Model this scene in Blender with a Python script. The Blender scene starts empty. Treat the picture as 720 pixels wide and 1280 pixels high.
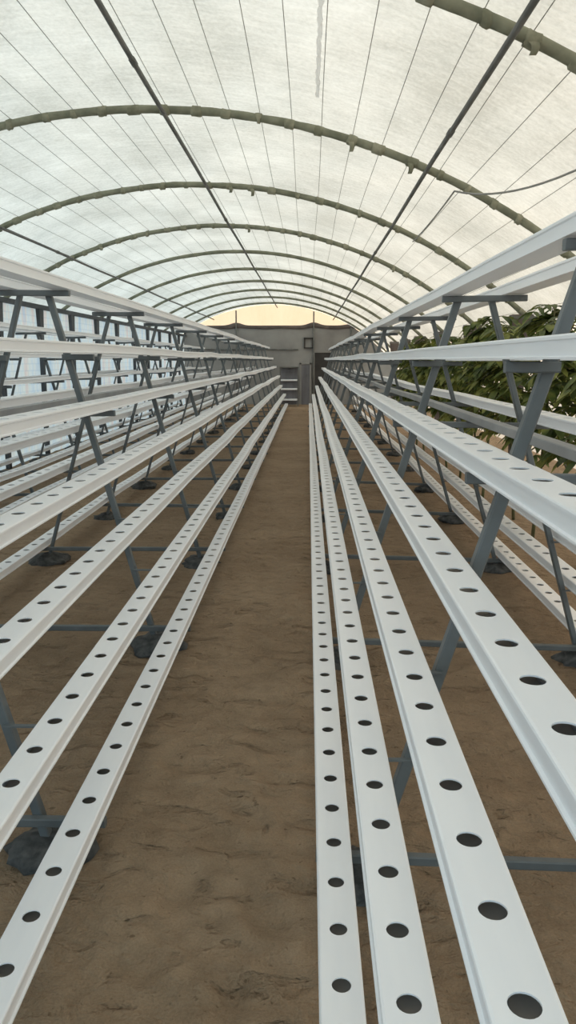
import bpy, bmesh, math, random
from mathutils import Vector, Matrix, noise
from math import sin, cos, pi, sqrt, atan, radians

SC = bpy.context.scene
COL = SC.collection
random.seed(7)

# ------------------------------------------------------------------ basics
EYE = 1.60                      # camera height; h values below are metres below the eye
ORD = ['nearest', 'second nearest', 'third nearest', 'fourth nearest', 'fifth nearest', 'sixth nearest',
       'seventh nearest', 'eighth nearest', 'ninth nearest', 'tenth nearest', 'eleventh nearest',
       'twelfth nearest', 'thirteenth nearest', 'fourteenth nearest', 'fifteenth nearest']
NTH = ['first', 'second', 'third', 'fourth', 'fifth', 'sixth', 'seventh', 'eighth', 'ninth', 'tenth',
       'eleventh', 'twelfth', 'thirteenth', 'fourteenth', 'fifteenth', 'sixteenth', 'seventeenth', 'eighteenth']


def link_mesh(name, verts, faces, mat, parent=None, smooth=False):
    me = bpy.data.meshes.new(name)
    me.from_pydata([tuple(v) for v in verts], [], faces)
    me.update()
    if smooth:
        me.polygons.foreach_set('use_smooth', [True] * len(me.polygons))
    me.materials.append(mat)
    o = bpy.data.objects.new(name, me)
    COL.objects.link(o)
    if parent is not None:
        o.parent = parent
    return o


def tag(o, label, cat, group=None):
    o['label'] = label
    o['category'] = cat
    if group:
        o['group'] = group
    return o


def struct(o):
    o['kind'] = 'structure'
    return o


def thing(name, loc, label, cat, group=None):
    o = bpy.data.objects.new(name, None)
    o.empty_display_size = 0.1
    COL.objects.link(o)
    o.location = loc
    return tag(o, label, cat, group)


class MB:
    """collects shapes into one mesh"""
    def __init__(self):
        self.v, self.f = [], []

    def add(self, vs, fs):
        n = len(self.v)
        self.v += [tuple(p) for p in vs]
        self.f += [tuple(i + n for i in q) for q in fs]

    def box(self, x0, x1, y0, y1, z0, z1, b=0.0):
        bm = bmesh.new()
        bmesh.ops.create_cube(bm, size=1)
        for v in bm.verts:
            v.co = Vector(((x0 + x1) / 2 + v.co.x * (x1 - x0), (y0 + y1) / 2 + v.co.y * (y1 - y0), (z0 + z1) / 2 + v.co.z * (z1 - z0)))
        if b:
            bmesh.ops.bevel(bm, geom=bm.edges[:], offset=b, segments=2, affect='EDGES', profile=0.6)
        self.bm(bm)

    def bm(self, bm):
        bm.verts.index_update()
        self.add([v.co.copy() for v in bm.verts], [[v.index for v in f.verts] for f in bm.faces])
        bm.free()

    def beam(self, a, b, w, d, up=Vector((0, 1, 0)), bev=0.004):
        """rectangular tube from a to b; w across (perpendicular to up), d along up"""
        a, b = Vector(a), Vector(b)
        t = (b - a).normalized()
        u = (up - t * up.dot(t)).normalized()
        s = t.cross(u)
        prof = []
        for (px, py) in ((1, 1), (-1, 1), (-1, -1), (1, -1)):
            cx, cy = px * (w / 2 - bev), py * (d / 2 - bev)
            corner = [(px * w / 2, cy), (cx, py * d / 2)]
            if px * py < 0:
                corner.reverse()
            prof += corner
        vs = [a + s * x + u * y for x, y in prof] + [b + s * x + u * y for x, y in prof]
        n = len(prof)
        fs = [(i, (i + 1) % n, n + (i + 1) % n, n + i) for i in range(n)]
        fs += [tuple(range(n))[::-1], tuple(range(n, 2 * n))]
        self.add(vs, fs)

    def tube(self, pts, r, seg=8, cap=True):
        pts = [Vector(p) for p in pts]
        n = len(pts)
        rr = r if isinstance(r, (list, tuple)) else [r] * n
        vs, fs = [], []
        ref = None
        for i, p in enumerate(pts):
            t = (pts[min(i + 1, n - 1)] - pts[max(i - 1, 0)]).normalized()
            if ref is None:
                ref = Vector((0, 0, 1)) if abs(t.z) < 0.9 else Vector((1, 0, 0))
            u = (ref - t * ref.dot(t)).normalized()
            ref = u
            s = t.cross(u)
            for k in range(seg):
                a = 2 * pi * k / seg
                vs.append(p + (u * cos(a) + s * sin(a)) * rr[i])
        for i in range(n - 1):
            for k in range(seg):
                k2 = (k + 1) % seg
                fs.append((i * seg + k, i * seg + k2, (i + 1) * seg + k2, (i + 1) * seg + k))
        if cap:
            fs.append(tuple(range(seg))[::-1])
            fs.append(tuple(range((n - 1) * seg, n * seg)))
        self.add(vs, fs)

    def build(self, name, mat, parent=None, smooth=False):
        return link_mesh(name, self.v, self.f, mat, parent, smooth)


# ------------------------------------------------------------------ materials
def new_mat(name):
    m = bpy.data.materials.new(name)
    m.use_nodes = True
    nt = m.node_tree
    nt.nodes.clear()
    return m, nt


def N(nt, kind, **kw):
    n = nt.nodes.new(kind)
    for k, v in kw.items():
        if k in n.inputs:
            n.inputs[k].default_value = v
        else:
            setattr(n, k, v)
    return n


def ramp(nt, fac, stops):
    r = nt.nodes.new('ShaderNodeValToRGB')
    cr = r.color_ramp
    while len(cr.elements) < len(stops):
        cr.elements.new(0.5)
    for e, (p, c) in zip(cr.elements, stops):
        e.position = p
        e.color = (*c, 1) if len(c) == 3 else c
    nt.links.new(fac, r.inputs[0])
    return r.outputs[0]


def coords(nt, scale=(1, 1, 1)):
    tc = N(nt, 'ShaderNodeTexCoord')
    mp = N(nt, 'ShaderNodeMapping')
    mp.inputs['Scale'].default_value = scale
    nt.links.new(tc.outputs['Object'], mp.inputs[0])
    return mp.outputs[0]


def simple(name, c1, c2, scale=8.0, rough=0.5, metal=0.0, bump=0.0, stretch=(1, 1, 1), detail=4.0, spec=0.5, lo=0.35, hi=0.65):
    m, nt = new_mat(name)
    out = N(nt, 'ShaderNodeOutputMaterial')
    bs = N(nt, 'ShaderNodeBsdfPrincipled', Roughness=rough, Metallic=metal)
    bs.inputs['Specular IOR Level'].default_value = spec
    nz = N(nt, 'ShaderNodeTexNoise', Scale=scale, Detail=detail)
    nt.links.new(coords(nt, stretch), nz.inputs['Vector'])
    nt.links.new(ramp(nt, nz.outputs[0], [(lo, c1), (hi, c2)]), bs.inputs['Base Color'])
    if bump:
        b = N(nt, 'ShaderNodeBump', Strength=bump, Distance=0.01)
        nt.links.new(nz.outputs[0], b.inputs['Height'])
        nt.links.new(b.outputs[0], bs.inputs['Normal'])
    nt.links.new(bs.outputs[0], out.inputs[0])
    return m


M = {}
M['pvc'] = simple('white_pvc', (0.855, 0.875, 0.915), (0.895, 0.91, 0.94), scale=3, rough=0.38, stretch=(6, 0.7, 6), spec=0.4)
M['dust'] = simple('dusty_channel_floor', (0.56, 0.50, 0.45), (0.68, 0.61, 0.55), scale=9, rough=0.9)
M['steel'] = simple('grey_painted_steel', (0.098, 0.112, 0.118), (0.142, 0.162, 0.172), scale=6, rough=0.5, metal=0.0, spec=0.5)
M['galv'] = simple('dull_grey_tube', (0.26, 0.27, 0.28), (0.34, 0.35, 0.36), scale=5, rough=0.5, spec=0.4)
M['arch'] = simple('olive_wrapped_pipe', (0.17, 0.178, 0.128), (0.275, 0.28, 0.205), scale=9, rough=0.8, bump=0.5)
M['wrap'] = simple('olive_cloth_tie', (0.20, 0.205, 0.145), (0.34, 0.335, 0.25), scale=14, rough=0.9, bump=0.4)
M['purlin'] = simple('dark_purlin_pipe', (0.10, 0.105, 0.10), (0.17, 0.17, 0.16), scale=5, rough=0.6)
M['wire'] = simple('thin_grey_wire', (0.24, 0.24, 0.23), (0.34, 0.34, 0.32), scale=3, rough=0.6)
M['post'] = simple('dark_post_paint', (0.045, 0.05, 0.056), (0.075, 0.08, 0.088), scale=4, rough=0.7)
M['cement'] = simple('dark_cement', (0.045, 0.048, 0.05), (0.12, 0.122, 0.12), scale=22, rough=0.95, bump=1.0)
M['wall'] = simple('grey_render', (0.24, 0.235, 0.23), (0.33, 0.325, 0.315), scale=1.4, rough=0.9, bump=0.1, detail=8)
M['hem'] = simple('dark_hem_cloth', (0.10, 0.085, 0.08), (0.17, 0.14, 0.13), scale=3, rough=0.9)
M['dark'] = simple('dark_opening_and_frame', (0.035, 0.033, 0.033), (0.06, 0.056, 0.054), scale=2, rough=0.9)  # near-black paints the open doorway's gloom; also the wall box frame
M['door'] = simple('grey_blue_door', (0.14, 0.14, 0.155), (0.20, 0.20, 0.22), scale=2, rough=0.7, stretch=(3, 3, 0.6))
M['stem'] = simple('plant_stem', (0.07, 0.085, 0.03), (0.14, 0.13, 0.06), scale=12, rough=0.8)
M['dry'] = simple('dry_leaf', (0.22, 0.15, 0.08), (0.36, 0.25, 0.14), scale=30, rough=0.9)


def film_mat(name, c1, c2, t_share, streak=(5, 17, 3), bump=0.35, clear=0.0):
    """milky plastic film that lets the sky's light through"""
    m, nt = new_mat(name)
    out = N(nt, 'ShaderNodeOutputMaterial')
    tc = N(nt, 'ShaderNodeTexCoord')
    uv = tc.outputs['UV']
    def nz(scale, sx, sy, detail=5):
        mp = N(nt, 'ShaderNodeMapping')
        mp.inputs['Scale'].default_value = (sx, sy, 1)
        nt.links.new(uv, mp.inputs[0])
        n = N(nt, 'ShaderNodeTexNoise', Scale=scale, Detail=detail, Roughness=0.6)
        nt.links.new(mp.outputs[0], n.inputs['Vector'])
        return n.outputs[0]
    big = nz(1.0, 1.1, 0.7)
    cross = nz(1.0, streak[0], streak[1], 6)          # fine creases running across the tunnel
    fine = nz(1.0, 38, 30, 3)
    a = N(nt, 'ShaderNodeMath', operation='MULTIPLY_ADD')
    nt.links.new(cross, a.inputs[0]); a.inputs[1].default_value = 0.30
    b = N(nt, 'ShaderNodeMath', operation='MULTIPLY')
    nt.links.new(big, b.inputs[0]); b.inputs[1].default_value = 0.70
    nt.links.new(b.outputs[0], a.inputs[2])
    a2 = N(nt, 'ShaderNodeMath', operation='MULTIPLY_ADD')
    nt.links.new(fine, a2.inputs[0]); a2.inputs[1].default_value = 0.30
    nt.links.new(a.outputs[0], a2.inputs[2])
    colr = ramp(nt, a2.outputs[0], [(0.50, c1), (0.64, tuple((p + q) / 2 for p, q in zip(c1, c2))), (0.80, c2)])
    bp = N(nt, 'ShaderNodeBump', Strength=bump, Distance=0.03)
    nt.links.new(a2.outputs[0], bp.inputs['Height'])
    tr = N(nt, 'ShaderNodeBsdfTranslucent')
    df = N(nt, 'ShaderNodeBsdfDiffuse')
    for n in (tr, df):
        nt.links.new(colr, n.inputs[0])
        nt.links.new(bp.outputs[0], n.inputs['Normal'])
    mx = N(nt, 'ShaderNodeMixShader')
    mx.inputs[0].default_value = t_share
    nt.links.new(df.outputs[0], mx.inputs[1]); nt.links.new(tr.outputs[0], mx.inputs[2])
    res = mx.outputs[0]
    if clear:
        tp = N(nt, 'ShaderNodeBsdfTransparent')
        m2 = N(nt, 'ShaderNodeMixShader')
        m2.inputs[0].default_value = clear
        nt.links.new(res, m2.inputs[1]); nt.links.new(tp.outputs[0], m2.inputs[2])
        res = m2.outputs[0]
    nt.links.new(res, out.inputs[0])
    return m


M['film'] = film_mat('milky_roof_film', (0.64, 0.65, 0.63), (0.95, 0.96, 0.95), 0.64)
M['gable'] = film_mat('gable_film', (0.92, 0.87, 0.76), (0.98, 0.95, 0.86), 0.93, streak=(9, 2, 3))
M['tape'] = film_mat('white_tape', (0.9, 0.9, 0.9), (1, 1, 1), 0.75)
M['side'] = film_mat('side_film', (0.85, 0.85, 0.83), (0.95, 0.95, 0.95), 0.85, clear=0.35)
M['front'] = film_mat('front_film', (0.75, 0.75, 0.74), (0.92, 0.92, 0.92), 0.7)


def sheet_mat():
    """bluish woven plastic sheets with faint unreadable print blocks and colour bands"""
    m, nt = new_mat('printed_plastic_sheet')
    out = N(nt, 'ShaderNodeOutputMaterial')
    tc = N(nt, 'ShaderNodeTexCoord')
    mp = N(nt, 'ShaderNodeMapping')
    nt.links.new(tc.outputs['UV'], mp.inputs[0])
    br = N(nt, 'ShaderNodeTexBrick', Scale=1.0)
    br.inputs['Color1'].default_value = (0.90, 0.92, 0.94, 1)
    br.inputs['Color2'].default_value = (0.94, 0.95, 0.96, 1)
    br.inputs['Mortar'].default_value = (0.82, 0.86, 0.91, 1)
    br.inputs['Mortar Size'].default_value = 0.012
    br.inputs['Brick Width'].default_value = 0.16
    br.inputs['Row Height'].default_value = 0.11
    nt.links.new(mp.outputs[0], br.inputs['Vector'])
    mp2 = N(nt, 'ShaderNodeMapping')
    mp2.inputs['Scale'].default_value = (1.6, 0.25, 1)
    nt.links.new(tc.outputs['UV'], mp2.inputs[0])
    nz = N(nt, 'ShaderNodeTexNoise', Scale=2.0, Detail=3)
    nt.links.new(mp2.outputs[0], nz.inputs['Vector'])
    band = ramp(nt, nz.outputs[0], [(0.30, (0.70, 0.81, 0.92)), (0.45, (0.93, 0.95, 0.97)), (0.54, (0.97, 0.96, 0.92)), (0.62, (1.0, 0.84, 0.78)), (0.72, (0.78, 0.84, 0.95))])
    mix = N(nt, 'ShaderNodeMix', data_type='RGBA', blend_type='MULTIPLY')
    mix.inputs[0].default_value = 1.0
    nt.links.new(br.outputs[0], mix.inputs[6]); nt.links.new(band, mix.inputs[7])
    tr = N(nt, 'ShaderNodeBsdfTranslucent'); df = N(nt, 'ShaderNodeBsdfDiffuse')
    for n in (tr, df):
        nt.links.new(mix.outputs[2], n.inputs[0])
    ms = N(nt, 'ShaderNodeMixShader'); ms.inputs[0].default_value = 0.8
    nt.links.new(df.outputs[0], ms.inputs[1]); nt.links.new(tr.outputs[0], ms.inputs[2])
    nt.links.new(ms.outputs[0], out.inputs[0])
    return m


M['sheet'] = sheet_mat()


def sand_mat():
    m, nt = new_mat('brown_sand')
    out = N(nt, 'ShaderNodeOutputMaterial')
    bs = N(nt, 'ShaderNodeBsdfPrincipled', Roughness=0.95)
    bs.inputs['Specular IOR Level'].default_value = 0.15
    c = coords(nt)
    n1 = N(nt, 'ShaderNodeTexNoise', Scale=1.3, Detail=8, Roughness=0.6)
    n2 = N(nt, 'ShaderNodeTexNoise', Scale=11, Detail=7, Roughness=0.6, Distortion=0.35)
    n3 = N(nt, 'ShaderNodeTexNoise', Scale=140, Detail=3)
    n4 = N(nt, 'ShaderNodeTexNoise', Scale=34, Detail=2)
    for n in (n1, n2, n3, n4):
        nt.links.new(c, n.inputs['Vector'])
    col = ramp(nt, n1.outputs[0], [(0.3, (0.275, 0.198, 0.130)), (0.7, (0.375, 0.278, 0.188))])
    spots = ramp(nt, n4.outputs[0], [(0.26, (0.45, 0.42, 0.4)), (0.31, (1, 1, 1))])
    mix = N(nt, 'ShaderNodeMix', data_type='RGBA', blend_type='MULTIPLY'); mix.inputs[0].default_value = 0.7
    nt.links.new(col, mix.inputs[6]); nt.links.new(spots, mix.inputs[7])
    patch = ramp(nt, n2.outputs[0], [(0.32, (0.80, 0.79, 0.78)), (0.62, (1.08, 1.08, 1.08))])
    mixp = N(nt, 'ShaderNodeMix', data_type='RGBA', blend_type='MULTIPLY'); mixp.inputs[0].default_value = 0.55
    nt.links.new(mix.outputs[2], mixp.inputs[6]); nt.links.new(patch, mixp.inputs[7])
    grain = ramp(nt, n3.outputs[0], [(0.3, (0.8, 0.8, 0.8)), (0.7, (1.1, 1.1, 1.1))])
    mix2 = N(nt, 'ShaderNodeMix', data_type='RGBA', blend_type='MULTIPLY'); mix2.inputs[0].default_value = 0.6
    nt.links.new(mixp.outputs[2], mix2.inputs[6]); nt.links.new(grain, mix2.inputs[7])
    nt.links.new(mix2.outputs[2], bs.inputs['Base Color'])
    mpd = N(nt, 'ShaderNodeMapping'); mpd.inputs['Scale'].default_value = (5.5, 11, 1)
    nt.links.new(c, mpd.inputs[0])
    nd = N(nt, 'ShaderNodeTexNoise', Scale=1.0, Detail=3, Roughness=0.5, Distortion=0.8)
    nt.links.new(mpd.outputs[0], nd.inputs['Vector'])
    dips = ramp(nt, nd.outputs[0], [(0.30, (0, 0, 0)), (0.40, (0.8, 0.8, 0.8)), (0.46, (1, 1, 1))])
    dip_tone = ramp(nt, nd.outputs[0], [(0.26, (0.74, 0.72, 0.70)), (0.40, (1, 1, 1))])  # multiplies the sand colour darker in the dips
    mixd = N(nt, 'ShaderNodeMix', data_type='RGBA', blend_type='MULTIPLY'); mixd.inputs[0].default_value = 0.7
    nt.links.new(mix2.outputs[2], mixd.inputs[6]); nt.links.new(dip_tone, mixd.inputs[7])
    nt.links.new(mixd.outputs[2], bs.inputs['Base Color'])
    b0 = N(nt, 'ShaderNodeBump', Strength=0.7, Distance=0.028)
    nt.links.new(dips, b0.inputs['Height'])
    b1 = N(nt, 'ShaderNodeBump', Strength=0.9, Distance=0.07)
    nt.links.new(b0.outputs[0], b1.inputs['Normal'])
    nt.links.new(n2.outputs[0], b1.inputs['Height'])
    b2 = N(nt, 'ShaderNodeBump', Strength=0.35, Distance=0.004)
    nt.links.new(n3.outputs[0], b2.inputs['Height']); nt.links.new(b1.outputs[0], b2.inputs['Normal'])
    nt.links.new(b2.outputs[0], bs.inputs['Normal'])
    nt.links.new(bs.outputs[0], out.inputs[0])
    return m


M['sand'] = sand_mat()


def leaf_mat():
    m, nt = new_mat('green_leaves')
    out = N(nt, 'ShaderNodeOutputMaterial')
    nz = N(nt, 'ShaderNodeTexNoise', Scale=5, Detail=3)
    nt.links.new(coords(nt), nz.inputs['Vector'])
    col = ramp(nt, nz.outputs[0], [(0.36, (0.04, 0.066, 0.018)), (0.50, (0.095, 0.135, 0.028)), (0.62, (0.27, 0.29, 0.075))])
    df = N(nt, 'ShaderNodeBsdfPrincipled', Roughness=0.55); tr = N(nt, 'ShaderNodeBsdfTranslucent')
    nt.links.new(col, df.inputs['Base Color']); nt.links.new(col, tr.inputs[0])
    ms = N(nt, 'ShaderNodeMixShader'); ms.inputs[0].default_value = 0.3
    nt.links.new(df.outputs[0], ms.inputs[1]); nt.links.new(tr.outputs[0], ms.inputs[2])
    nt.links.new(ms.outputs[0], out.inputs[0])
    return m


M['leaf'] = leaf_mat()

# ------------------------------------------------------------------ the tunnel's curve
AX, AZ, AR = -1.27, EYE + 1.90 - 5.60, 5.60      # centre and radius of the arches' curve
Y_BACK, Y_FRONT = 29.0, -1.2
XL = -4.50                                       # side wall on the left
XR = 2.62                                        # where roof film turns into the clear side film
ARCH_Y = [3.90, 6.50, 9.15, 11.85, 14.6, 17.3, 19.9, 22.4, 24.9, 27.4]


def arc(x=None, dr=0.0, ang=None):
    r = AR + dr
    if ang is None:
        ang = math.asin((x - AX) / AR)
    return Vector((AX + r * sin(ang), 0, AZ + r * cos(ang)))


A_L = math.asin((XL - AX) / AR)
A_RM = math.asin((XR - AX) / AR)
A_R = math.acos(-AZ / AR)                        # where the curve meets the ground


def curved_sheet(name, a0, a1, na, y0, y1, ny, dr, mat, amp):
    vs, fs, uvs = [], [], []
    for j in range(ny + 1):
        y = y0 + (y1 - y0) * j / ny
        for i in range(na + 1):
            a = a0 + (a1 - a0) * i / na
            d = amp * noise.noise(Vector((a * 9, y * 0.9, 3.1))) + amp * 0.5 * noise.noise(Vector((a * 22, y * 3.2, 8)))
            p = arc(ang=a, dr=dr + d)
            p.y = y
            vs.append(p); uvs.append((a * AR, y))
    for j in range(ny):
        for i in range(na):
            k = j * (na + 1) + i
            fs.append((k, k + 1, k + na + 2, k + na + 1))
    o = link_mesh(name, vs, fs, mat, None, True)
    uvl = o.data.uv_layers.new(name='UVMap')
    for lp in o.data.loops:
        uvl.data[lp.index].uv = uvs[lp.vertex_index]
    return struct(o)


def uv_from_xyz(o, fx, fy):
    uvl = o.data.uv_layers.new(name='UVMap')
    for lp in o.data.loops:
        co = o.data.vertices[lp.vertex_index].co
        uvl.data[lp.index].uv = (co[fx], co[fy])


curved_sheet('ceiling', A_L - 0.01, A_RM, 110, Y_FRONT, Y_BACK, 180, 0.055, M['film'], 0.014)
curved_sheet('wall_right', A_RM, A_R, 30, Y_FRONT, Y_BACK, 90, 0.055, M['side'], 0.012)

# floor: sand with soft dips and footprints
def floor_z(x, y):
    z = 0.016 * noise.noise(Vector((x * 1.7, y * 1.5, 0))) + 0.016 * noise.noise(Vector((x * 5.0, y * 4.0, 4)))
    z += 0.007 * noise.noise(Vector((x * 13, y * 11, 9)))
    return z

frng = random.Random(3)
PRINTS = []
for k in range(90):
    PRINTS.append((frng.uniform(-0.72, 0.12), 1.2 + 9.5 * (k + frng.random()) / 90, frng.uniform(-1.6, 1.6), frng.uniform(0.5, 1.0)))

def floor_all(x, y):
    z = floor_z(x, y)
    if -0.95 < x < 0.4 and y < 11:
        for px, py, a, sz in PRINTS:
            dx, dy = x - px, y - py
            if abs(dx) < 0.3 and abs(dy) < 0.3:
                u = dx * cos(a) + dy * sin(a); v = -dx * sin(a) + dy * cos(a)
                q = (u / (0.05 * sz)) ** 2 + (v / (0.10 * sz)) ** 2
                z += sz * (-0.016 / (1 + q ** 3) + 0.007 * math.exp(-((sqrt(q) - 1.6) ** 2) * 4))
    return z

xs = [-9, -7, -6, -5.2]
x = -4.8
while x < 4.2:
    xs.append(x)
    x += 0.022 if -1.0 < x < 0.45 else 0.07
xs += [4.2, 5, 6, 8]
ys = [-6, -4, -2.5, -1.5, -0.8, -0.2, 0.3, 0.7]
y = 0.95
while y < 30:
    ys.append(y)
    y += 0.022 if y < 4 else (0.05 if y < 8 else (0.12 if y < 14 else 0.3))
ys += [30, 31, 34]
fv = [(a, b, floor_all(a, b)) for b in ys for a in xs]
nx = len(xs)
ff = [(j * nx + i, j * nx + i + 1, (j + 1) * nx + i + 1, (j + 1) * nx + i) for j in range(len(ys) - 1) for i in range(nx - 1)]
struct(link_mesh('floor', fv, ff, M['sand'], None, True))

# left wall: printed plastic sheets, a dark top beam and dark posts
wl = []
wf = []
nY, nZ = 160, 10
HT = arc(x=XL).z
for j in range(nY + 1):
    yy = Y_FRONT + (Y_BACK - Y_FRONT) * j / nY
    for k in range(nZ + 1):
        zz = HT * k / nZ
        wl.append((XL + 0.012 * noise.noise(Vector((yy * 2.2, zz * 1.2, 1))), yy, zz))
for j in range(nY):
    for k in range(nZ):
        a = j * (nZ + 1) + k
        wf.append((a, a + 1, a + nZ + 2, a + nZ + 1))
o = struct(link_mesh('wall_left', wl, wf, M['sheet'], None, True))
uv_from_xyz(o, 1, 2)
mb = MB(); mb.box(XL + 0.02, XL + 0.10, Y_FRONT, Y_BACK - 0.02, HT - 0.05, HT + 0.02, 0.006)
struct(mb.build('trim_1', M['post']))
for i in range(15):
    yy = 2.6 + 1.78 * i
    mb = MB()
    w = 0.15
    vs = []
    for (zz, ww) in ((0.0, 0.09), (HT - 0.62, 0.10), (HT - 0.05, 0.22)):
        vs += [(XL + 0.02, yy - ww / 2, zz), (XL + 0.08, yy - ww / 2, zz), (XL + 0.08, yy + ww / 2, zz), (XL + 0.02, yy + ww / 2, zz)]
    fs = [(3, 2, 1, 0), (8, 9, 10, 11)]
    for l in range(2):
        for k in range(4):
            fs.append((l * 4 + k, l * 4 + (k + 1) % 4, l * 4 + 4 + (k + 1) % 4, l * 4 + 4 + k))
    mb.add(vs, fs)
    struct(mb.build('trim_%d' % (i + 2), M['post']))

# back wall with the film gable above it
ZW = EYE + 1.20
poly = [(XL - 0.1, 0), (3.85, 0), (3.85, 0.3)]
a = A_R
seg = []
for i in range(60):
    aa = A_R + (A_L - A_R) * i / 59
    p = arc(ang=aa, dr=0.05)
    seg.append((p.x, p.z))
low = [(px, min(pz, ZW)) for px, pz in seg]
lowpoly = [(low[0][0], 0)] + low + [(low[-1][0], 0)]
n = len(lowpoly)
wv = [(px, Y_BACK, pz) for px, pz in lowpoly] + [(px, Y_BACK + 0.15, pz) for px, pz in lowpoly]
wfc = [tuple(range(n)), tuple(range(n, 2 * n))[::-1]] + [(i, n + i, n + (i + 1) % n, (i + 1) % n) for i in range(n)]
struct(link_mesh('wall_back', wv, wfc, M['wall']))
hi = [(px, pz) for px, pz in seg if pz > ZW]
gv = [(px, Y_BACK + 0.02, ZW - 0.02) for px, pz in hi] + [(px, Y_BACK + 0.02, pz) for px, pz in hi]
n = len(hi)
gf = [(i, i + 1, n + i + 1, n + i) for i in range(n - 1)]
o = struct(link_mesh('window_1', gv, gf, M['gable']))
uv_from_xyz(o, 0, 2)
# ------------------------------------------------------------------ roof arches, purlins, wires
WIRE_A = []
aw = -0.66
while aw < 0.72:
    WIRE_A.append(aw); aw += 0.0431
rng = random.Random(11)
for i, ya in enumerate(ARCH_Y):
    root = thing('roof_arch', (AX, ya, 0), ORD[i] + ' curved olive roof arch spanning under the milky film', 'arch', 'roof arches')
    mb = MB()
    pts, rr = [], []
    nseg = 150 if i < 5 else 90
    for k in range(nseg + 1):
        a = A_L + (A_R - A_L) * k / nseg
        p = arc(ang=a) - Vector((AX, 0, 0))
        p.y = 0.006 * noise.noise(Vector((a * 14, i * 5, 0)))
        p.z += 0.006 * noise.noise(Vector((a * 11, i * 7, 5)))
        pts.append(p)
        rr.append(0.031 + 0.005 * noise.noise(Vector((a * 40, i * 3, 2))))
    mb.tube(pts, rr, 10)
    mb.build('arch_pipe', M['arch'], root, True)
    if i < 4:
        for a in WIRE_A:
            a2 = a + rng.uniform(-0.006, 0.006)
            hw = rng.uniform(0.0025, 0.0075)
            tb = MB()
            q = []
            for t in (-1.2, -1, -0.4, 0.3, 1, 1.2):
                p = arc(ang=a2 + t * hw) - Vector((AX, 0, 0))
                p.z -= rng.uniform(0, 0.006)
                q.append(p)
            r0 = rng.uniform(0.0345, 0.041)
            tb.tube(q, [0.03, r0, r0 * rng.uniform(0.94, 1.06), r0, r0 * rng.uniform(0.94, 1.03), 0.03], 9)
            tb.build('cloth_tie', M['wrap'], root, True)
        # scraps of cloth hanging from the ties
        for a in rng.sample(WIRE_A, 3):
            p = arc(ang=a) - Vector((AX, 0, 0))
            L = rng.uniform(0.03, 0.08)
            vs, fs = [], []
            for k in range(5):
                t = k / 4
                for s_ in (-1, 1):
                    for dy in (0, 0.004):
                        vs.append((p.x + s_ * (0.022 - 0.006 * t) + 0.01 * sin(3 * t), -0.034 + dy - 0.01 * sin(4 * t), p.z - 0.02 - L * t))
            for k in range(4):
                b0, b1 = k * 4, k * 4 + 4
                fs += [(b0, b0 + 2, b1 + 2, b1), (b0 + 3, b0 + 1, b1 + 1, b1 + 3), (b0 + 1, b0, b1, b1 + 1), (b0 + 2, b0 + 3, b1 + 3, b1 + 2)]
            fs += [(16, 18, 19, 17), (0, 1, 3, 2)]
            link_mesh('cloth_scrap', vs, fs, M['wrap'], root, True)

def purlin(xc, label, r=0.017):
    a = math.asin((xc - AX) / AR)
    p = arc(ang=a, dr=-0.052)
    mb = MB()
    pts = [(p.x, yy, p.z + 0.006 * sin(yy * 1.1 + xc)) for yy in [Y_FRONT + 0.05 + k * (Y_BACK - 0.1 - Y_FRONT) / 120 for k in range(121)]]
    mb.tube(pts, r, 10)
    # pipe couplings where two lengths meet
    o = mb.build('roof_purlin', M['purlin'], None, True)
    tag(o, label, 'pipe')
    for yy in (1.0, 5.35, 11.0, 17.0, 23.0):
        c = MB()
        z = p.z + 0.006 * sin(yy * 1.1 + xc)
        c.tube([(p.x, yy - 0.05, z), (p.x, yy - 0.045, z), (p.x, yy + 0.045, z), (p.x, yy + 0.05, z)], [r, r + 0.005, r + 0.005, r], 10)
        c.build('coupling', M['purlin'], o, True)
    return o

purlin(-1.105, 'long dark ridge pipe running under the roof film left of centre')
purlin(0.915, 'long dark pipe under the roof film above the right rack')
purlin(-3.41, 'long dark pipe low under the left slope of the roof film')

ridge_a = math.asin((-1.105 - AX) / AR)
left_n = right_n = 0
lefts = sorted([a for a in WIRE_A if a < ridge_a], reverse=True)
rights = sorted([a for a in WIRE_A if a >= ridge_a])
for side, lst in (('left', lefts), ('right', rights)):
    for i, a in enumerate(lst):
        mb = MB()
        pts = []
        ph = rng.uniform(0, 6)
        for k in range(100):
            yy = Y_FRONT + 0.1 + k * (Y_BACK - 0.2 - Y_FRONT) / 99
            p = arc(ang=a + 0.0012 * sin(yy * 0.8 + ph), dr=0.036)
            p.y = yy
            pts.append(p)
        mb.tube(pts, 0.0025, 5)
        tag(mb.build('roof_wire', M['wire'], None, True), '%s thin wire to the %s of the dark ridge pipe under the film' % (NTH[i], side), 'wire', 'thin wires under the roof film')

# loose cable at the right
mb = MB()
def sagc(p, q, sag, n=14):
    p, q = Vector(p), Vector(q)
    return [p.lerp(q, t / n) - Vector((0, 0, sag * 4 * (t / n) * (1 - t / n))) for t in range(n + 1)]
pA = arc(x=1.62, dr=-0.05); pA.y = 3.9
pB = arc(x=1.16, dr=-0.06); pB.y = 6.5
pC = arc(x=1.18, dr=-0.05); pC.y = 9.15
mb.tube(sagc(pA, pB, 0.12) + sagc(pB, pC, 0.02)[1:], 0.007, 6)
tag(mb.build('hanging_cable', M['wire'], None, True), 'loose grey cable sagging between two roof arches at upper right', 'cable')

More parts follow.
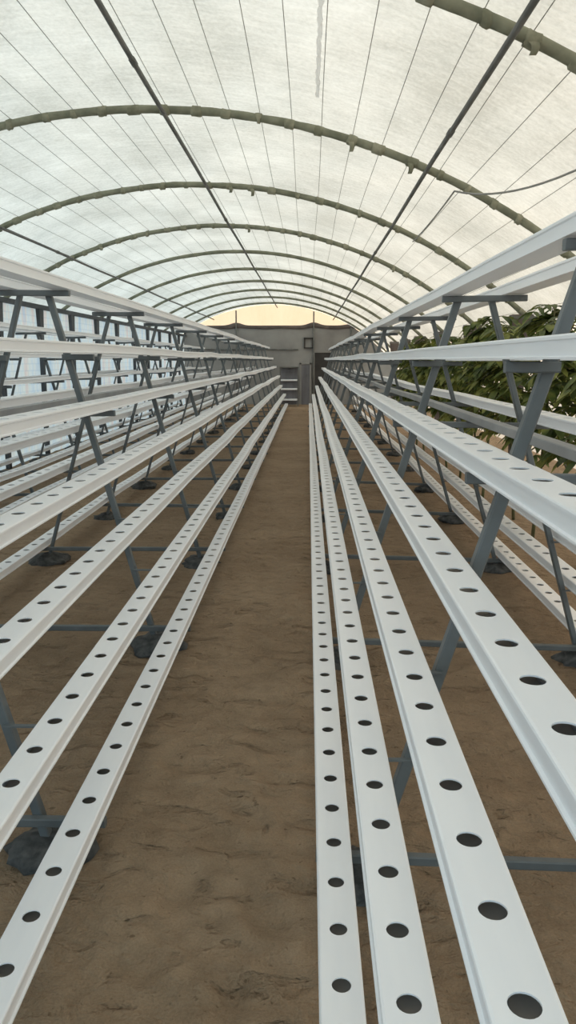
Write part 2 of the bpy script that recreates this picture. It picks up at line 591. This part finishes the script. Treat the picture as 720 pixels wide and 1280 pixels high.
# torn white tape strip on the film beside the camera's overhead wire
vs, fs = [], []
a0 = math.asin((0.05 - AX) / AR)
for k in range(31):
    yy = 4.3 + 1.5 * k / 30
    w = 0.012 + 0.010 * noise.noise(Vector((k * 0.7, 0, 0)))
    for s_, dr in ((-1, 0.020), (1, 0.020), (1, 0.030), (-1, 0.030)):
        p = arc(ang=a0 + s_ * w / AR + 0.002 * noise.noise(Vector((k * 0.5, 3, 0))), dr=dr - 0.012 * abs(noise.noise(Vector((k * 0.9, 8, 0)))))
        p.y = yy
        vs.append(p)
for k in range(30):
    for c in range(4):
        fs.append((k * 4 + c, k * 4 + (c + 1) % 4, k * 4 + 4 + (c + 1) % 4, k * 4 + 4 + c))
fs += [(3, 2, 1, 0), (120, 121, 122, 123)]
tag(link_mesh('tape_strip', vs, fs, M['tape']), 'ragged white tape strip stuck along the roof film near the top', 'tape')

# ------------------------------------------------------------------ growing channels
PITCH = 0.18
HR = 0.0225
PROF = [(0.0440, 0.0), (0.0485, -0.0012), (0.0500, -0.0045), (0.0500, -0.0105), (0.0450, -0.0130), (0.0450, -0.0450),
        (0.0510, -0.0475), (0.0510, -0.0520)]
RH = 0.052


def bend(seed, y):
    """gentle unevenness of a channel along its length: little near the viewpoint, more far away"""
    k = 0.35 + 1.35 * min(1.0, max(0.0, (y - 4) / 5))
    dz = k * (0.014 * noise.noise(Vector((y * 0.30, seed * 3.7, 0))) + 0.006 * noise.noise(Vector((y * 0.8, seed * 3.7, 5))))
    dx = k * (0.004 * noise.noise(Vector((y * 0.26, seed * 3.7, 9))))
    return dx, dz


def channel(xc, ztop, z0, seed, label, group, y_start, y_end):
    n0 = math.ceil((y_start - z0) / PITCH); n1 = math.floor((y_end - z0) / PITCH)
    ys = [z0 + (n - 0.5) * PITCH for n in range(n0, n1 + 2)]
    V, F = [], []
    ring_n = 20
    P = len(PROF)
    sec = PROF + [(-x, z) for x, z in reversed(PROF)]        # right top -> right bottom -> left bottom -> left top
    S = len(sec)
    prev = None
    base_y = ys[0]
    for j, y in enumerate(ys):
        dx, dz = bend(seed, y)
        st = len(V)
        for px, pz in sec:
            V.append((px + dx, y - base_y, pz + dz))
        V.append((dx, y - base_y, dz))                       # middle of the top
        if prev is not None:
            for k in range(S - 1):
                F.append((prev + k, prev + k + 1, st + k + 1, st + k))
            yc = (ys[j - 1] + y) / 2
            pdx, pdz = bend(seed, ys[j - 1])
            cx, cz = (pdx + dx) / 2, (pdz + dz) / 2
            sl = (dz - pdz) / PITCH
            r0 = len(V)
            for k in range(ring_n):
                a = -pi / 2 + 2 * pi * k / ring_n            # start at the near side, going to +x
                V.append((cx + HR * cos(a), yc + HR * sin(a) - base_y, cz + sl * HR * sin(a)))
            for k in range(ring_n):
                a = -pi / 2 + 2 * pi * k / ring_n
                V.append((cx + HR * cos(a), yc + HR * sin(a) - base_y, cz + sl * HR * sin(a) - 0.003))
            h = ring_n // 2
            right = [prev + S] + [prev] + [st] + [st + S] + [r0 + k for k in range(h, -1, -1)]
            left = [st + S] + [st + S - 1] + [prev + S - 1] + [prev + S] + [r0] + [r0 + k for k in range(ring_n - 1, h - 1, -1)]
            F.append(tuple(right)); F.append(tuple(left))
            for k in range(ring_n):
                k2 = (k + 1) % ring_n
                F.append((r0 + k, r0 + k2, r0 + ring_n + k2, r0 + ring_n + k))
        else:
            F.append(tuple(range(st, st + S))[::-1])
        prev = st
    F.append(tuple(range(prev, prev + S)))
    n_pvc = len(F)
    last = None
    for y in ys:                                            # dusty inner floor of the channel
        dx, dz = bend(seed, y)
        a = len(V)
        V += [(dx + 0.0445, y - base_y, dz - 0.0485), (dx - 0.0445, y - base_y, dz - 0.0485)]
        if last is not None:
            F.append((last, a, a + 1, last + 1))
        last = a
    o = link_mesh('growing_channel', V, F, M['pvc'])
    o.data.materials.append(M['dust'])
    o.data.polygons.foreach_set('material_index', [0] * n_pvc + [1] * (len(F) - n_pvc))
    o.location = (xc, base_y, ztop)
    return tag(o, label, 'growing channel', group)


LEVEL_WORD = ['lowest', 'second lowest', 'third lowest', 'middle', 'third highest', 'second highest', 'topmost']
FR_W = 0.038
racks = []


def build_rack(rname, cx, htop, near_sgn, near, far, frame_ys, y_end, seed0, y_start, slopes=(0.30, 0.30), leg_w=0.036, skip=0):
    """near: (X, h, phase) from lowest to topmost on the path side; far the same on the other side.
    near_sgn = -1 when the path lies on the -x side of the rack."""
    chans = {}
    th = 0.075 if rname == 'right' else 0.068
    for sname, lst in (('path', near), ('back', far)):
        for lv, (xx, hh, z0) in enumerate(lst):
            seed = seed0 + lv * 1.37 + (17 if sname == 'back' else 0)
            sg = near_sgn if sname == 'path' else -near_sgn
            if lv < 6:                                   # a channel lies clear of the legs' outer faces
                lim = th + (slopes[0] if sname == 'path' else slopes[1]) * (hh + RH + 0.02 - htop) + leg_w * 0.55 + 0.0515 + 0.003
                xx = cx + sg * max(lim, sg * (xx - cx))
            side = 'path side' if sname == 'path' else 'outer side'
            lab = '%s white holed channel on the %s of the %s rack' % (LEVEL_WORD[lv], side, rname)
            channel(xx, EYE - hh, z0, seed, lab, 'white channels of the %s rack' % rname, y_start, y_end)
            chans[(sname, lv)] = (xx, EYE - hh, seed)
    z_top = EYE - htop                                   # top crossbar's upper edge
    for i, yf in enumerate(frame_ys):
        root = thing('rack_frame', (cx, yf, 0), ('%s grey steel A-frame of the %s rack, on cement footings' % (ORD[i - skip], rname) if i >= skip
                     else '%s A-frame from the entrance end of the far left rack' % NTH[i]), 'frame', 'A-frames of the %s rack' % rname)
        def rail_bottom(s, lv):
            xx, zt, sd = chans[(s, lv)]
            dx, dz = bend(sd, yf)
            return xx + dx - cx, zt + dz - RH
        legx = {}
        for s, sg in (('path', near_sgn), ('back', -near_sgn)):
            sl = slopes[0] if s == 'path' else slopes[1]
            f = lambda z, sg=sg, sl=sl: sg * (th + sl * (z_top - z))
            legx[s] = f
            fz = floor_z(cx + f(0), yf)
            mb = MB()
            lw = leg_w if s == 'path' else leg_w * 0.78
            mb.beam((f(fz - 0.06), 0, fz - 0.06), (f(z_top - 0.022), 0, z_top - 0.022), lw, FR_W)
            mb.build('leg', M['steel'], root)
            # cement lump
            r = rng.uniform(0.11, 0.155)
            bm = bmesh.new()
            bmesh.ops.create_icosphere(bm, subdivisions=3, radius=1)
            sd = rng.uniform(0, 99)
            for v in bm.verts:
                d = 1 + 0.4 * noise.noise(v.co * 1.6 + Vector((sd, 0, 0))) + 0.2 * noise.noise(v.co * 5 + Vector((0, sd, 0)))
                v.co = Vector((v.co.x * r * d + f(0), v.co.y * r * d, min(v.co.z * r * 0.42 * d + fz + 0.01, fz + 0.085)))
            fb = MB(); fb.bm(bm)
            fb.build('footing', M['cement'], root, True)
        yb = -(FR_W / 2 + 0.0155)                        # bars are fixed to the near face of the legs
        for lv in range(7):
            xn, zn = rail_bottom('path', lv)
            xf, zf = rail_bottom('back', lv)
            dn, df = near_sgn * 0.053, -near_sgn * 0.053
            if lv in (0, 4, 6):
                mb = MB()
                mb.beam((xn + dn, yb, zn - 0.0208), (xf + df, yb, zf - 0.0208), 0.03, 0.03, up=Vector((0, 1, 0)))
                mb.build('crossbar', M['steel'], root)
            else:
                for (xe, ze, d, s, sg) in ((xn, zn, dn, 'path', near_sgn), (xf, zf, df, 'back', -near_sgn)):
                    mb = MB()
                    xi = legx[s](ze)
                    if lv == 5:
                        mb.beam((xe + d, yb, ze - 0.0208), (xi - sg * 0.012, yb, ze - 0.0208), 0.03, 0.03)
                    else:
                        mb.beam((xe - d * 0.55, yb + 0.008, ze - 0.0065), (xi, yb + 0.008, ze - 0.0065), 0.007, 0.016, bev=0.001)
                    mb.build('bracket', M['steel'], root)
    # long grey tube lying on the middle crossbars
    mb = MB()
    pts_y = [frame_ys[0] - 0.9 + k * (y_end - frame_ys[0] + 0.8) / 60 for k in range(61)]
    def tz(y):
        v = []
        for s in ('path', 'back'):
            xx, zt, sd = chans[(s, 4)]
            v.append(zt + bend(sd, y)[1] - RH)
        t = (cx - chans[('path', 4)][0]) / (chans[('back', 4)][0] - chans[('path', 4)][0])
        return v[0] * (1 - t) + v[1] * t
    vs, fs = [], []
    for y in pts_y:
        z = tz(y)
        for dx_, dz_ in ((-0.025, 0.003), (-0.022, 0), (0.022, 0), (0.025, 0.003), (0.025, 0.033), (0.022, 0.036), (-0.022, 0.036), (-0.025, 0.033)):
            vs.append((cx + dx_, y, z + dz_))
    for k in range(60):
        for c in range(8):
            fs.append((k * 8 + c, k * 8 + (c + 1) % 8, k * 8 + 8 + (c + 1) % 8, k * 8 + 8 + c))
    fs += [tuple(range(8))[::-1], tuple(range(480, 488))]
    mb.add(vs, fs)
    tag(mb.build('steel_tube', M['galv']), 'long grey square tube lying along the middle crossbars of the %s rack' % rname, 'tube')


R_NEAR = [(0.083, 1.402, 1.555), (0.181, 1.100, 1.183), (0.287, 0.827, 0.890), (0.386, 0.535, 1.087), (0.492, 0.245, 1.438),
          (0.598, -0.055, 1.30), (0.712, -0.366, 1.22)]
R_FAR = [(1.497, 1.440, 4.247), (1.385, 1.135, 4.062), (1.290, 0.872, 1.0), (1.210, 0.600, 1.1), (1.108, 0.255, 1.05),
         (1.010, -0.050, 1.07), (1.02, -0.372, 1.12)]
L_NEAR = [(-0.701, 1.397, 1.574), (-0.769, 1.081, 1.853), (-0.878, 0.794, 2.311), (-0.956, 0.496, 2.522), (-1.075, 0.205, 1.13),
          (-1.172, -0.085, 1.02), (-1.285, -0.412, 1.09)]
CL = -1.426
L_FAR = [(-2.085, 1.40, 1.01), (-2.010, 1.085, 1.1), (-1.920, 0.80, 1.05), (-1.830, 0.50, 1.12), (-1.740, 0.215, 1.08), (-1.668, -0.080, 1.03), (-1.567, -0.412, 1.15)]
DX = -2.19
FL_NEAR = [(a + DX, h + 0.0, p + 0.05) for a, h, p in L_NEAR]
FL_FAR = [(a + DX, h + 0.0, p + 0.03) for a, h, p in L_FAR]

build_rack('right', 0.825, -0.315, -1, R_NEAR, R_FAR, [2.17 + 1.87 * k for k in range(13)], 26.0, 1.0, -0.4)
build_rack('left', CL, -0.357, 1, L_NEAR, L_FAR, [2.32 + 1.87 * k for k in range(13)], 26.0, 40.0, -0.4, (0.265, 0.30), 0.031)
build_rack('far left', CL + DX, -0.357, 1, FL_NEAR, FL_FAR, [2.95 + 1.87 * k for k in range(13)], 26.6, 80.0, 2.2, (0.265, 0.30), 0.031, 3)

# ------------------------------------------------------------------ posts and plants on the right
for i, ya in enumerate(ARCH_Y[2:8]):
    mb = MB()
    xp = 2.40
    zt = arc(x=xp).z - 0.03
    vs = []
    for (zz, ww) in ((-0.02, 0.055), (zt - 0.55, 0.06), (zt - 0.06, 0.115), (zt, 0.115)):
        vs += [(xp - ww, ya - ww * 0.8, zz), (xp + ww, ya - ww * 0.8, zz), (xp + ww, ya + ww * 0.8, zz), (xp - ww, ya + ww * 0.8, zz)]
    mb.add(vs, [(3, 2, 1, 0), (12, 13, 14, 15)] + [(l * 4 + k, l * 4 + (k + 1) % 4, l * 4 + 4 + (k + 1) % 4, l * 4 + 4 + k) for l in range(3) for k in range(4)])
    o = mb.build('support_post', M['hem'])
    tag(o, '%s dark post standing behind the plants under a roof arch' % ORD[i], 'post', 'posts on the right')
    c = MB(); c.box(xp - 0.125, xp + 0.125, ya - 0.10, ya + 0.10, zt - 0.05, zt - 0.015, 0.005)
    c.build('post_cap', M['purlin'], o)


def leaflet(mb, base, d, up, L, W):
    """one pointed leaf, folded along its rib and drooping"""
    d = d.normalized()
    s = d.cross(up).normalized()
    u = s.cross(d).normalized()
    n = 4
    vs = []
    for k in range(n + 1):
        t = k / n
        w = W * (sin(pi * min(1, t * 0.93 + 0.05)) ** 0.8)
        c = base + d * (L * t) - Vector((0, 0, 1)) * (0.28 * L * t * t)
        vs += [c - s * w + u * (0.25 * w), c, c + s * w + u * (0.25 * w)]
    fs = []
    for k in range(n):
        a = k * 3
        fs += [(a, a + 1, a + 4, a + 3), (a + 1, a + 2, a + 5, a + 4)]
    mb.add(vs, fs)


def plant(x, y, H, seed, label, low):
    r = random.Random(seed)
    root = thing('leafy_plant', (x, y, 0), label, 'plant', 'plants behind the right rack')
    st = MB()
    axis = []
    for k in range(13):
        t = k / 12
        axis.append(Vector((0.06 * sin(2.5 * t + seed), 0.07 * sin(3 * t + seed * 2), -0.03 + H * t)))
    st.tube(axis, [0.017 - 0.010 * k / 12 for k in range(13)], 7)
    lf = MB()
    nb = int(52 * H / 2)
    for b in range(nb):
        t = low + (1 - low) * (b + r.random()) / nb
        k = min(11, int(t * 12))
        p = axis[k].lerp(axis[k + 1], t * 12 - k)
        ang = r.uniform(0, 2 * pi)
        L = r.uniform(0.24, 0.38) * (1.0 - 0.35 * max(0, t - 0.75) * 4 * 0.5)
        d = Vector((cos(ang), sin(ang), r.uniform(0.1, 0.8))).normalized()
        q = [p + d * (L * s) - Vector((0, 0, 0.55 * L * s * s)) for s in (0, 0.25, 0.5, 0.75, 1.0)]
        st.tube(q, [0.005, 0.0045, 0.004, 0.003, 0.002], 5)
        for s_i in range(1, 5):
            tdir = (q[s_i] - q[s_i - 1]).normalized()
            side = tdir.cross(Vector((0, 0, 1)))
            if side.length < 0.05:
                side = Vector((1, 0, 0))
            side.normalize()
            for sg in (-1, 1):
                leaflet(lf, q[s_i], side * sg + tdir * 0.6 + Vector((0, 0, r.uniform(-0.45, 0.15))), Vector((0, 0, 1)), r.uniform(0.11, 0.19), r.uniform(0.022, 0.042))
        leaflet(lf, q[-1], (q[-1] - q[-2]), Vector((0, 0, 1)), r.uniform(0.13, 0.2), r.uniform(0.03, 0.045))
    st.build('stem', M['stem'], root, True)
    lf.build('foliage', M['leaf'], root, True)


prng = random.Random(21)
PY = [5.18 + 0.93 * k for k in range(13)]
PH = [1.86, 1.98, 2.10, 1.95, 2.12, 1.95, 1.88, 2.0, 1.9, 2.0, 1.92, 1.96, 1.9]
for i, (py, ph) in enumerate(zip(PY, PH)):
    px = 2.02 + prng.uniform(-0.03, 0.12)
    plant(px, py, ph, 5 + i * 3.3, '%s tall leafy green plant in the row behind the right rack' % ORD[i], 0.45)

# ------------------------------------------------------------------ things at the back wall
# dark draped cloth hem along the wall's top edge, lifted where the poles stand
POLES = [-2.59, 0.20, 1.54]
pk = lambda x: sum(h_ * math.exp(-((x - p) / 0.26) ** 2) for p, h_ in zip(POLES, (0.10, 0.11, 0.05)))
vs, fs = [], []
x0, x1, nn = -4.05, 2.0, 90
for k in range(nn + 1):
    xx = x0 + (x1 - x0) * k / nn
    top = ZW + 0.02 + pk(xx)
    bot = ZW - 0.10 + 0.3 * pk(xx) + 0.012 * sin(xx * 5)
    for (yy, zz) in ((Y_BACK - 0.035, bot), (Y_BACK - 0.035, top), (Y_BACK - 0.012, top), (Y_BACK - 0.012, bot)):
        vs.append((xx, yy + 0.006 * sin(xx * 9), zz))
for k in range(nn):
    for c in range(4):
        fs.append((k * 4 + c, k * 4 + (c + 1) % 4, k * 4 + 4 + (c + 1) % 4, k * 4 + 4 + c))
fs += [(3, 2, 1, 0), (nn * 4, nn * 4 + 1, nn * 4 + 2, nn * 4 + 3)]
tag(link_mesh('draped_hem', vs, fs, M['hem'], None, True), 'dark draped cloth hem along the top edge of the back wall', 'cloth')
for xp, lab in zip(POLES, ('leftmost thin pole in the glowing gable above the back wall', 'middle thin pole in the glowing gable above the back wall',
                           'rightmost thin pole in the glowing gable above the back wall')):
    mb = MB()
    zt = arc(x=xp).z
    mb.tube([(xp, Y_BACK - 0.07, 0), (xp, Y_BACK - 0.07, zt)], 0.026, 10)
    o = tag(mb.build('gable_pole', M['purlin'], None, True), lab, 'pole', 'gable poles')
    c = MB(); c.box(xp - 0.05, xp + 0.05, Y_BACK - 0.11, Y_BACK - 0.03, 0.0, 0.02, 0.004); c.build('base_plate', M['purlin'], o)

# horizontal dark pipe on the wall
mb = MB(); zz = EYE + 0.37
mb.tube([(-4.2, Y_BACK - 0.05, zz), (-0.35, Y_BACK - 0.05, zz)], 0.025, 10)
for xx in (-3.5, -2.0, -0.6):
    mb.box(xx - 0.02, xx + 0.02, Y_BACK - 0.05, Y_BACK, zz - 0.035, zz + 0.035)
tag(mb.build('wall_pipe', M['purlin'], None, False), 'dark horizontal pipe fixed along the grey back wall', 'pipe')

# small square frame on the wall
root = thing('wall_box', (0.02, Y_BACK, EYE + 0.60), 'small dark framed square box high on the back wall', 'box')
mb = MB()
for (a, b, c, d) in ((-0.17, -0.12, -0.19, 0.19), (0.12, 0.17, -0.19, 0.19), (-0.17, 0.17, 0.14, 0.19), (-0.17, 0.17, -0.19, -0.15)):
    mb.box(a, b, -0.09, 0.0, c, d, 0.004)
mb.build('frame', M['dark'], root)
mb = MB(); mb.box(-0.125, 0.125, -0.03, -0.004, -0.155, 0.145); mb.build('back_panel', M['wall'], root)
# door leaf and dark doorway beside it
def door(name, x0, x1, zt, mat, frame_mat, handle):
    root = struct(bpy.data.objects.new(name, None)); COL.objects.link(root); root.location = ((x0 + x1) / 2, Y_BACK, 0)
    w = (x1 - x0) / 2
    mb = MB(); mb.box(-w, w, -0.05, -0.004, 0.0, zt, 0.004); mb.build('door_panel', mat, root)
    mb = MB()
    mb.box(-w - 0.06, -w, -0.08, 0, 0, zt + 0.06, 0.004); mb.box(w, w + 0.06, -0.08, 0, 0, zt + 0.06, 0.004); mb.box(-w - 0.06, w + 0.06, -0.08, 0, zt, zt + 0.06, 0.004)
    mb.build('door_frame', frame_mat, root)
    if handle:
        mb = MB(); mb.tube([(w - 0.08, -0.05, 0.95), (w - 0.08, -0.09, 0.95), (w - 0.08, -0.09, 1.1), (w - 0.08, -0.05, 1.1)], 0.009, 8)
        mb.build('door_handle', M['purlin'], root)
door('door_1', -0.24, 0.06, 1.44, M['door'], M['wall'], True)
door('door_2', 0.24, 0.86, 1.86, M['dark'], M['wall'], False)  # open doorway: a dark panel stands in for its unlit inside

# low shelf unit crossing the end of the left rack
root = thing('shelf_unit', (-0.66, 27.9, 0), 'dark framed shelf unit with white shelves before the back wall', 'shelf')
for xx in (-0.31, 0.31):
    for yy in (-0.14, 0.14):
        mb = MB(); mb.box(xx - 0.02, xx + 0.02, yy - 0.02, yy + 0.02, 0, 1.36, 0.004); mb.build('upright', M['purlin'], root)
for zz in (0.20, 0.57, 0.88):
    mb = MB(); mb.box(-0.29, 0.29, -0.15, 0.15, zz, zz + 0.055, 0.008); mb.build('shelf', M['pvc'], root)
mb = MB(); mb.box(-0.33, 0.33, -0.16, 0.16, 1.33, 1.37, 0.004); mb.build('top_board', M['purlin'], root)
mb = MB(); mb.box(-0.29, 0.29, 0.12, 0.135, 0.05, 1.33); mb.build('back_board', M['door'], root)

# dry leaf and a few clods on the sand
def clod(x, y, r, seed, label, mat, flat=0.5):
    bm = bmesh.new(); bmesh.ops.create_icosphere(bm, subdivisions=3, radius=1)
    for v in bm.verts:
        d = 1 + 0.4 * noise.noise(v.co * 1.7 + Vector((seed, 0, 0)))
        v.co = Vector((v.co.x * r * d, v.co.y * r * d, v.co.z * r * flat * d))
    mb = MB(); mb.bm(bm)
    o = mb.build('sand_clod', mat, None, True)
    o.location = (x, y, floor_all(x, y) + r * flat * 0.4)
    tag(o, label, 'clod', 'clods on the sand')
mb = MB(); leaflet(mb, Vector((0, 0, 0.02)), Vector((1, 0.5, 0)), Vector((0, 0, 1)), 0.055, 0.013)
v_low = [(a, b, c - 0.0015) for a, b, c in mb.v]; n_ = len(mb.v)
mb.add(v_low, [f[::-1] for f in mb.f])
o = mb.build('dry_leaf', M['dry'], None, True); o.location = (-0.80, 2.62, floor_all(-0.80, 2.62) + 0.002)
tag(o, 'small dry brown leaf on the sand under the left rack', 'leaf')

# ------------------------------------------------------------------ sky outside, camera, view
w = bpy.data.worlds.new('evening_sky'); SC.world = w
w.use_nodes = True
nt = w.node_tree; nt.nodes.clear()
out = N(nt, 'ShaderNodeOutputWorld'); bg = N(nt, 'ShaderNodeBackground')
tc = N(nt, 'ShaderNodeTexCoord')
dot = N(nt, 'ShaderNodeVectorMath', operation='DOT_PRODUCT')
wd = Vector((0.55, 0.83, 0.08)).normalized()
dot.inputs[1].default_value = wd
nt.links.new(tc.outputs['Generated'], dot.inputs[0])
mr = N(nt, 'ShaderNodeMapRange'); mr.inputs[1].default_value = -1; mr.inputs[2].default_value = 1
nt.links.new(dot.outputs['Value'], mr.inputs[0])
sky = ramp(nt, mr.outputs[0], [(0.0, (0.60, 0.80, 0.96)), (0.25, (0.54, 0.77, 0.82)), (0.48, (0.62, 0.77, 0.78)), (0.64, (0.78, 0.745, 0.675)), (0.80, (0.95, 0.76, 0.575)), (0.92, (1.65, 1.22, 0.82)), (1.0, (2.2, 1.55, 0.92))])
sep = N(nt, 'ShaderNodeSeparateXYZ'); nt.links.new(tc.outputs['Generated'], sep.inputs[0])
gm = N(nt, 'ShaderNodeMapRange'); gm.inputs[1].default_value = -0.04; gm.inputs[2].default_value = 0.02
nt.links.new(sep.outputs['Z'], gm.inputs[0])
mx = N(nt, 'ShaderNodeMix', data_type='RGBA')
nt.links.new(gm.outputs[0], mx.inputs[0])
mx.inputs[6].default_value = (0.22, 0.19, 0.16, 1)
nt.links.new(sky, mx.inputs[7])
nt.links.new(mx.outputs[2], bg.inputs[0])
bg.inputs[1].default_value = 1.6
nt.links.new(bg.outputs[0], out.inputs[0])

cam = bpy.data.cameras.new('camera')
co = bpy.data.objects.new('camera', cam); COL.objects.link(co)
cam.sensor_fit = 'VERTICAL'; cam.sensor_height = 36.0
FPX = 980.0
cam.lens = 36.0 * FPX / 1280.0
cam.clip_start = 0.02; cam.clip_end = 200
pitch = atan((640 - 450) / FPX); yaw = atan((385 - 360) / FPX * cos(pitch))
co.location = (0, 0, EYE)
co.rotation_euler = (pi / 2 - pitch, 0, yaw)
SC.camera = co

SC.view_settings.view_transform = 'Standard'
SC.view_settings.look = 'None'
SC.view_settings.gamma = 1.0
SC.view_settings.use_curve_mapping = False
SC.view_settings.exposure = 0.07
try:
    SC.cycles.use_denoising = True
    SC.cycles.max_bounces = 10
    SC.cycles.diffuse_bounces = 6
    SC.cycles.transmission_bounces = 6
    SC.cycles.transparent_max_bounces = 8
except Exception:
    pass
